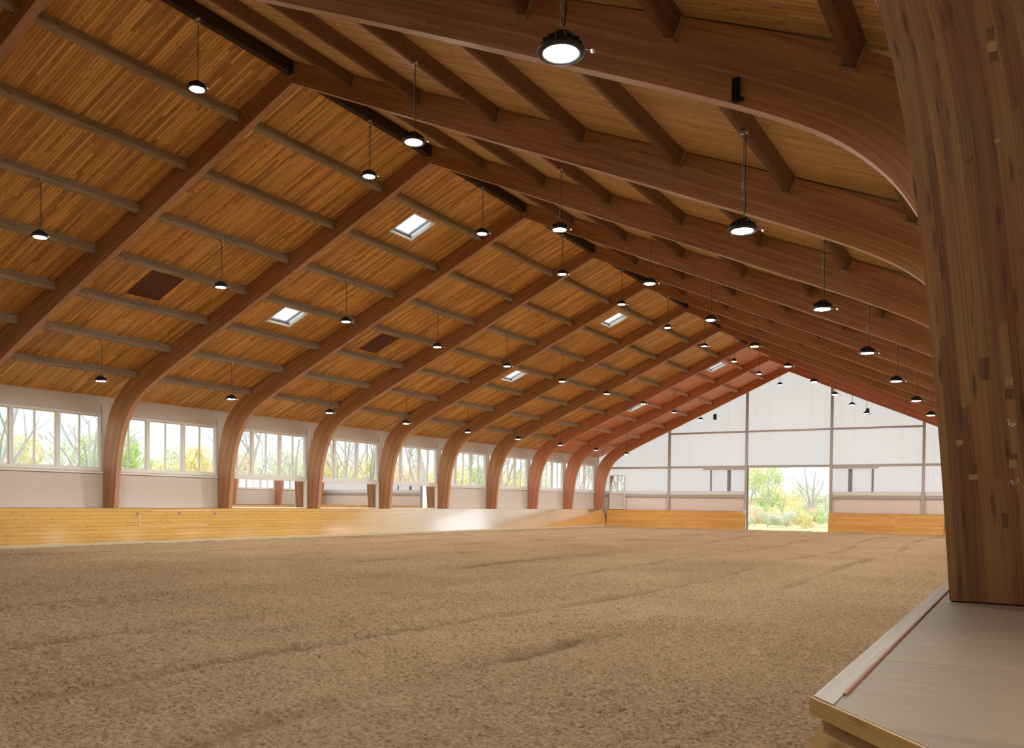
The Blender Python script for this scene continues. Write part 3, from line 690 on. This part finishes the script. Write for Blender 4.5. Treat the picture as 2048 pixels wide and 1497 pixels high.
# back wall (behind the camera)
mb = MB()
for x0, x1, z0 in ((-XW, 0, -.3), (0, 3.5, -.3), (3.5, 8.0, -.3), (8.0, 13.6, 3.4), (13.6, XW, -.3)):   # unseen gap added on the right as fill light for the near column
    mb.hexa([(x0, YBACK - .15, z0), (x1, YBACK - .15, z0), (x1, YBACK, z0), (x0, YBACK, z0), (x0, YBACK - .15, roofz(x0)), (x1, YBACK - .15, roofz(x1)), (x1, YBACK, roofz(x1)), (x0, YBACK, roofz(x0))])
struct(mb.build('wall_back', M['wall']))

# ---------------------------------------------------------------- kickboards
def kick(name, p0, p1, inward, mat, lab, cap=True, top=ZK, extra=0):
    """leaning board wall; p0,p1 bottom line (x,y); inward = direction towards the arena"""
    p0 = Vector((*p0, 0)); p1 = Vector((*p1, 0)); n = Vector((*inward, 0)).normalized(); lean = .165
    d = (p1 - p0).normalized(); L = (p1 - p0).length
    root = thing(name, tuple(p0), lab, 'kickboard', 'pine kickboards round the arena')
    mb = MB(); nb = 10; h = (top - .0) / nb
    off = random.random() * 3
    def at(u, z, back): return d * u - n * (lean * z / top) - n * back + Vector((0, 0, z))
    sl = math.hypot(1, lean / top)
    for i in range(nb):
        z0, z1 = i * h - (.04 if i == 0 else 0), (i + 1) * h
        c = [at(0, z0, 0), at(L, z0, 0), at(L, z0, .045), at(0, z0, .045), at(0, z1, 0), at(L, z1, 0), at(L, z1, .045), at(0, z1, .045)]
        if d.cross(n).z < 0: pass
        # front face with exact uv
        uv = [(0, i * .128 + .001), (L, i * .128 + .001), (L, (i + 1) * .128 - .001), (0, (i + 1) * .128 - .001)]
        fr = [c[0], c[1], c[5], c[4]]; flip = d.cross(Vector((0, 0, 1))).dot(n) < 0
        if flip: mb.face(fr[::-1], uv=uv[::-1])
        else: mb.face(fr, uv=uv)
        bk = [c[3], c[2], c[6], c[7]]; mb.face(bk if flip else bk[::-1], uv=uv if flip else uv[::-1])
        mb.face([c[0], c[3], c[7], c[4]], d); mb.face([c[1], c[2], c[6], c[5]], d)
    mb.face([c[4], c[5], c[6], c[7]], d)
    mb.build('boards', mat, root)
    if cap:
        m2 = MB(); q = [at(0, top, -.012), at(L, top, -.012), at(L, top, .7 if extra else .10), at(0, top, .7 if extra else .10)]
        c = [(v.x, v.y, top - .0 + .0005) for v in q] + [(v.x, v.y, top + .004) for v in q]
        m2.hexa(c, d); m2.build('cap', mat, root)
    return root
random.seed(4)
kr = kick('kickboard', (-XKB, YBACK + .2), (-XKB, YKF), (1, 0), M['kick'], 'long pine board kickboard along the left wall', extra=1)
mb = MB()
def kx(z): return -XKB - .165 * z / ZK
def kstrip(mb, y0, y1, z0, z1, th=.006):
    mb.hexa([(kx(z0), y0, z0), (kx(z0) + th, y0, z0), (kx(z0) + th, y1, z0), (kx(z0), y1, z0), (kx(z1), y0, z1), (kx(z1) + th, y0, z1), (kx(z1) + th, y1, z1), (kx(z1), y1, z1)], (0, 1, 0))
kstrip(mb, 6.10, 9.0, .60, .66); kstrip(mb, 6.0, 6.07, .62, 1.05); kstrip(mb, 6.6, 9.2, 1.16, 1.22)
mb.build('hatch_trim', M['palestrip'], kr, (XKB, -(YBACK + .2), 0))
mb = MB()
for y in (5.97, 7.72, 9.4): kstrip(mb, y - .04, y + .04, 1.04, 1.12, .012)
mb.build('hatch_latch', M['bluegrey'], kr, (XKB, -(YBACK + .2), 0))
kick('kickboard', (-XKB, YKF), (-2.88, YKF), (0, -1), M['kickend'], 'pine board kickboard on the far wall, left of the doorway')
kick('kickboard', (2.62, YKF), (9.50, YKF), (0, -1), M['kickend'], 'pine board kickboard on the far wall, right of the doorway')
kick('kickboard', (9.53, YKF - .03), (13.38, 42.12), (-1, -1), M['kickend'], 'angled pine kickboard in the far right corner')
kick('kickboard', (13.50, 42.0), (13.50, -12.0), (-1, 0), M['kick'], 'long pine board kickboard below the plywood platform on the right', cap=False, top=ZK - .03)
# low sand sealing strip
mb = MB(); mb.box((-XKB - .02, YBACK + .2, -.02), (-XKB + .02, YKF, .085), (0, 1, 0)); trim(mb, M['seal'])

# ---------------------------------------------------------------- platform on the right
root = thing('viewing_platform', (XK, -12, ZK - .03), 'plywood viewing platform with a pale edge board, under the big arch leg', 'platform')
def flat(mb, poly, z0, z1, L, mi=0):
    n = len(poly); mb.face([(p[0], p[1], z1) for p in poly], L, mi); mb.face([(p[0], p[1], z0) for p in poly[::-1]], L, mi)
    for i in range(n):
        a, b = poly[i], poly[(i + 1) % n]; mb.face([(a[0], a[1], z0), (b[0], b[1], z0), (b[0], b[1], z1), (a[0], a[1], z1)], (b[0] - a[0], b[1] - a[1], 0), mi)
ro = (-XK, 12, -(ZK - .03))
XI = 13.692
A0 = (13.637, -12.04); D1 = (14.33, -12.86)    # corner and end of the slanted near end
def endy(x): return A0[1] + (x - A0[0]) * (D1[1] - A0[1]) / (D1[0] - A0[0])
mb = MB(); flat(mb, [(13.612, 42.0), (A0[0] - .0, A0[1]), (XI - .012, endy(XI - .012)), (XI - .03, 42.0)], ZK - .028, ZK + .002, (0, 1, 0)); mb.build('edge_board', M['edge'], root, ro)
mb = MB(); flat(mb, [(XI - .032, 42.0), (XI - .012, -12.0), (XI - .006, -12.0), (XI - .026, 42.0)], ZK - .02, ZK + .0045, (0, 1, 0)); mb.build('edge_strip', M['redstrip'], root, ro)
ys = [endy(XI), -11.57, -10.35, -9.13, -7.9, -6.7, -5.5, -3, 0, 5, 10, 20, 30, 42.0]
for i in range(len(ys) - 1):
    mb = MB(); p = [(XI - .004, ys[i] + (.003 if i else 0)), (14.33, (D1[1] if i == 0 else ys[i] + .003)), (14.33, ys[i + 1]), (XI - .004, ys[i + 1])]
    if i == 0: p = [(XI - .010, endy(XI - .010)), (14.33, D1[1]), (14.33, ys[1] + .06), (XI - .010, ys[1])]
    if i == 1: p = [(XI - .010, ys[1] + .003), (14.33, ys[1] + .063), (14.33, ys[2]), (XI - .010, ys[2])]
    flat(mb, p, ZK - .028, ZK, (1, 0, 0)); mb.build('plywood_sheet', M['ply'], root, ro)
# board edging of the slanted near end and the planks below it
dv = Vector((D1[0] - A0[0], D1[1] - A0[1], 0)); dn = dv.normalized(); nn = Vector((dn.y, -dn.x, 0))  # outward (towards camera / arena)
if nn.y > 0: nn = -nn
mb = MB(); a = Vector((A0[0], A0[1], 0)) + nn * .002; bb = a + dv
def prism(mb, a, b, n, z0, z1, th, lean0=0, lean1=0, mi=0, L=None):
    c = [a + n * (th + lean0) + Vector((0, 0, z0)), b + n * (th + lean0) + Vector((0, 0, z0)), b + n * lean0 + Vector((0, 0, z0)), a + n * lean0 + Vector((0, 0, z0)),
         a + n * (th + lean1) + Vector((0, 0, z1)), b + n * (th + lean1) + Vector((0, 0, z1)), b + n * lean1 + Vector((0, 0, z1)), a + n * lean1 + Vector((0, 0, z1))]
    mb.hexa(c, L or (b - a), mi)
prism(mb, a, bb, nn, ZK - .030, ZK, .006); mb.build('end_edging', M['pineplank'], root, ro)
mb = MB()
for i in range(5):
    z1 = ZK - .031 - i * .25; z0 = max(z1 - .248, -.05)
    k0, k1 = .34 * (ZK - z0) - .035, .34 * (ZK - z1) - .035
    q = []
    for zz, kk in ((z0, k0), (z1, k1)):
        e = a + dn * (.012 - .30 * (ZK - zz)); q += [e + nn * kk + Vector((0, 0, zz)), bb + nn * kk + Vector((0, 0, zz)), bb + nn * (kk - .03) + Vector((0, 0, zz)), e + nn * (kk - .03) + Vector((0, 0, zz))]
    mb.hexa(q, dn)
mb.build('end_plank', M['pineplank'], root, ro)

# ---------------------------------------------------------------- outside
mb = MB(); mb.face([(-400, -200, -.12), (400, -200, -.12), (400, 600, -.12), (-400, 600, -.12)]); o = mb.build('ground', M['meadow']); struct(o); o['label'] = 'pale autumn meadow outside'
def tree_mesh(seed, H, leafy, nleaf, leafsize, spread=.5, stems=1, r0=.14, lean=0.):
    rn = random.Random(seed); t = MB(); tips = []
    def branch(p, d, L, r, lev):
        n = 5; pts = [p]; rad = [r]; q = p.copy(); dd = d.copy()
        for i in range(n):
            dd = (dd + Vector((rn.uniform(-1, 1), rn.uniform(-1, 1), rn.uniform(-.3, .6))) * .16).normalized(); q = q + dd * L / n
            pts.append(q.copy()); rad.append(r * (1 - .65 * (i + 1) / n))
        t.tube(pts, rad, 6 if lev < 2 else 4, caps=False)
        if lev >= 3: tips.append((pts[-1], L)); tips.append((pts[3], L)); return
        m = rn.randint(3, 5) if lev else rn.randint(5, 7)
        for i in range(m):
            f = rn.uniform(.35, 1) if lev else rn.uniform(.3, 1); k = min(int(f * n), n - 1); b = pts[k].lerp(pts[k + 1], f * n - k)
            an = rn.uniform(0, 6.283); side = Vector((math.cos(an), math.sin(an), rn.uniform(.1, .8))).normalized()
            branch(b, (dd * .55 + side * (.5 + spread * .5)).normalized(), L * rn.uniform(.42, .62), max(rad[k] * .55, .012), lev + 1)
    for s in range(stems):
        base = Vector((rn.uniform(-.2, .2) * (stems > 1), rn.uniform(-.2, .2) * (stems > 1), 0))
        branch(base, Vector((rn.uniform(-.12, .12) * stems + lean, rn.uniform(-.1, .1), 1)).normalized(), H * .62 * rn.uniform(.8, 1), r0, 0)
    trunk = t.mesh('trunk', M['bark']); lm = None
    if leafy:
        l = MB()
        for _ in range(nleaf):
            p, L = rn.choice(tips); c = p + Vector([rn.gauss(0, 1) for _ in range(3)]) * .30
            s = leafsize * rn.uniform(.6, 1.3); u = Vector([rn.gauss(0, 1) for _ in range(3)]).normalized(); v = u.orthogonal().normalized()
            l.face([c - u * s, c + v * s * .6, c + u * s, c - v * s * .6], uv=[(0, 0)] * 4)
        lm = l
    return trunk, lm
def bush_mesh(seed, H, W, n, s0):
    rn = random.Random(seed); l = MB(); t = MB()
    for _ in range(5):
        an = rn.uniform(0, 6.28); t.tube([(0, 0, 0), (W * .2 * math.cos(an), W * .2 * math.sin(an), H * .5), (W * .34 * math.cos(an), W * .34 * math.sin(an), H * .85)], [.05, .03, .01], 5, caps=False)
    blobs = [(Vector((rn.uniform(-.38, .38) * W, rn.uniform(-.38, .38) * W, rn.uniform(.15, .8) * H)), rn.uniform(.14, .26) * W) for _ in range(11)]
    for _ in range(n):
        c, r = rn.choice(blobs); d = Vector([rn.gauss(0, 1) for _ in range(3)]).normalized(); p = c + d * r * rn.uniform(.7, 1.05); p.z = max(.05, min(p.z, H * 1.05))
        s = s0 * rn.uniform(.6, 1.4); u = (d.cross(Vector([rn.gauss(0, 1) for _ in range(3)]))).normalized(); v = d.cross(u).normalized()
        l.face([p - u * s, p + v * s * .7, p + u * s, p - v * s * .7], uv=[(0, 0)] * 4)
    return t.mesh('stems', M['bark']), l
LEAF = ['leafgreen', 'leafyellow', 'leaforange', 'leafpale']
BUSH = {}
for i in range(3):
    st, lf = bush_mesh(20 + i, 5.2, 6.5, 2600, .17)
    for c in LEAF: BUSH[(i, c)] = (st, lf.mesh('foliage', M[c]))
TREE = {}
for i in range(3): TREE[('bare', i)] = (tree_mesh(40 + i, 12 + i, False, 0, 0, .55, 1 + (i == 1), .17)[0], None)
tr, lf = tree_mesh(51, 8.5, True, 1500, .13, .7, 2, .11); TREE[('leafy', 'leafgreen')] = (tr, lf.mesh('foliage', M['leafgreen'])); TREE[('leafy', 'leafyellow')] = (tr, lf.mesh('foliage', M['leafyellow']))
CN = {'leafgreen': 'green', 'leafyellow': 'yellow', 'leaforange': 'orange', 'leafpale': 'pale green'}
def place_bush(x, y, c, i, s, where, grp, zs=1.):
    o = thing('autumn_bush', (x, y, -.12), '%s autumn bush %s' % (CN[c], where), 'bush', grp)
    st, lf = BUSH[(i, c)]; link('stems', st, o); link('foliage', lf, o); o.scale = (s, s, s * zs); o.rotation_euler.z = rnd.uniform(0, 6.28)
def place_tree(key, x, y, s, lab, grp, rz=None):
    o = thing('bare_tree' if key[0] == 'bare' else 'leafy_tree', (x, y, -.12), lab, 'tree', grp)
    a, b = TREE[key]; link('trunk', a, o); o.scale = (s, s, s); o.rotation_euler.z = rnd.uniform(0, 6.28) if rz is None else rz
    if b: link('foliage', b, o)
rnd = random.Random(11)
# seen through the left windows
for j in range(26):
    y = 4 + (j // 2) * 7.4 + 3.6 * (j % 2); x = -46 - 7.5 * (j % 2)
    c = rnd.choice(['leafyellow', 'leafpale', 'leafpale', 'leafgreen', 'leaforange']); place_bush(x, y, c, j % 3, rnd.uniform(.82, .95), 'in the treeline beyond the left windows', 'treeline beyond the left windows', 1.45)
for j, (x, y) in enumerate([(-24, 6), (-27, 12.5), (-22, 17), (-26, 21.5), (-23, 27), (-21, 33), (-25, 38), (-22, 44), (-28, 49), (-24, 55), (-20, 60), (-26, 67), (-17.5, 23.5), (-30, 30), (-19.5, 39), (-19.5, 52)]):
    place_tree(('bare', j % 3), x, y, rnd.uniform(.8, 1.05), 'bare grey tree standing outside the left windows', 'bare trees outside the left windows')
# seen through the doorway
rnd = random.Random(5)
pos = [(-13.5, 92, 'leafgreen', .75), (-10, 95, 'leafyellow', .7), (-6.5, 93, 'leafpale', .7), (-3.5, 96, 'leafpale', .62), (-15, 84, 'leafyellow', .55), (-12, 78, 'leaforange', .45), (-9.5, 76, 'leafgreen', .42), (-7.2, 80, 'leafyellow', .48), (-5, 76, 'leafpale', .42), (-2.5, 80, 'leaforange', .42), (-11, 68, 'leafpale', .34), (-8, 67, 'leaforange', .32), (-5.2, 66, 'leafpale', .30), (-2.6, 66, 'leafgreen', .32), (-18, 98, 'leafpale', .8), (-1, 98, 'leafyellow', .7), (-6.6, 60, 'leafpale', .22), (-3.4, 60, 'leafpale', .26), (-9.5, 61, 'leafgreen', .27), (-7.9, 60, 'leafyellow', .26), (-5.0, 60, 'leafpale', .27), (-1.9, 60, 'leafyellow', .27), (-0.2, 66, 'leafpale', .4), (-13.5, 68, 'leafgreen', .4), (-17, 90, 'leafpale', .8), (-8.5, 104, 'leafpale', .95), (-2.5, 106, 'leafpale', .95), (-14.5, 106, 'leafyellow', .95), (-4.2, 70, 'leaforange', .33), (-9.8, 72, 'leafpale', .36), (-6.7, 72, 'leafyellow', .36)]
nm = {}
for j, (x, y, c, s) in enumerate(pos):
    place_bush(x, y, c, j % 3, s, 'seen through the far doorway', 'bushes beyond the far doorway')
place_tree(('leafy', 'leafyellow'), -12.2, 82, .95, 'yellow leaved tree at the left of the doorway view', None, .5)
place_tree(('leafy', 'leafgreen'), -9.6, 79, .9, 'thin green leaved tree in the doorway view', None, 2.2)
place_tree(('bare', 1), -4.3, 74, .75, 'twin stemmed bare tree at the right of the doorway view', None, 1.0)
place_tree(('bare', 0), -6.2, 70, .42, 'small bare tree in the middle of the doorway view', None, .2)
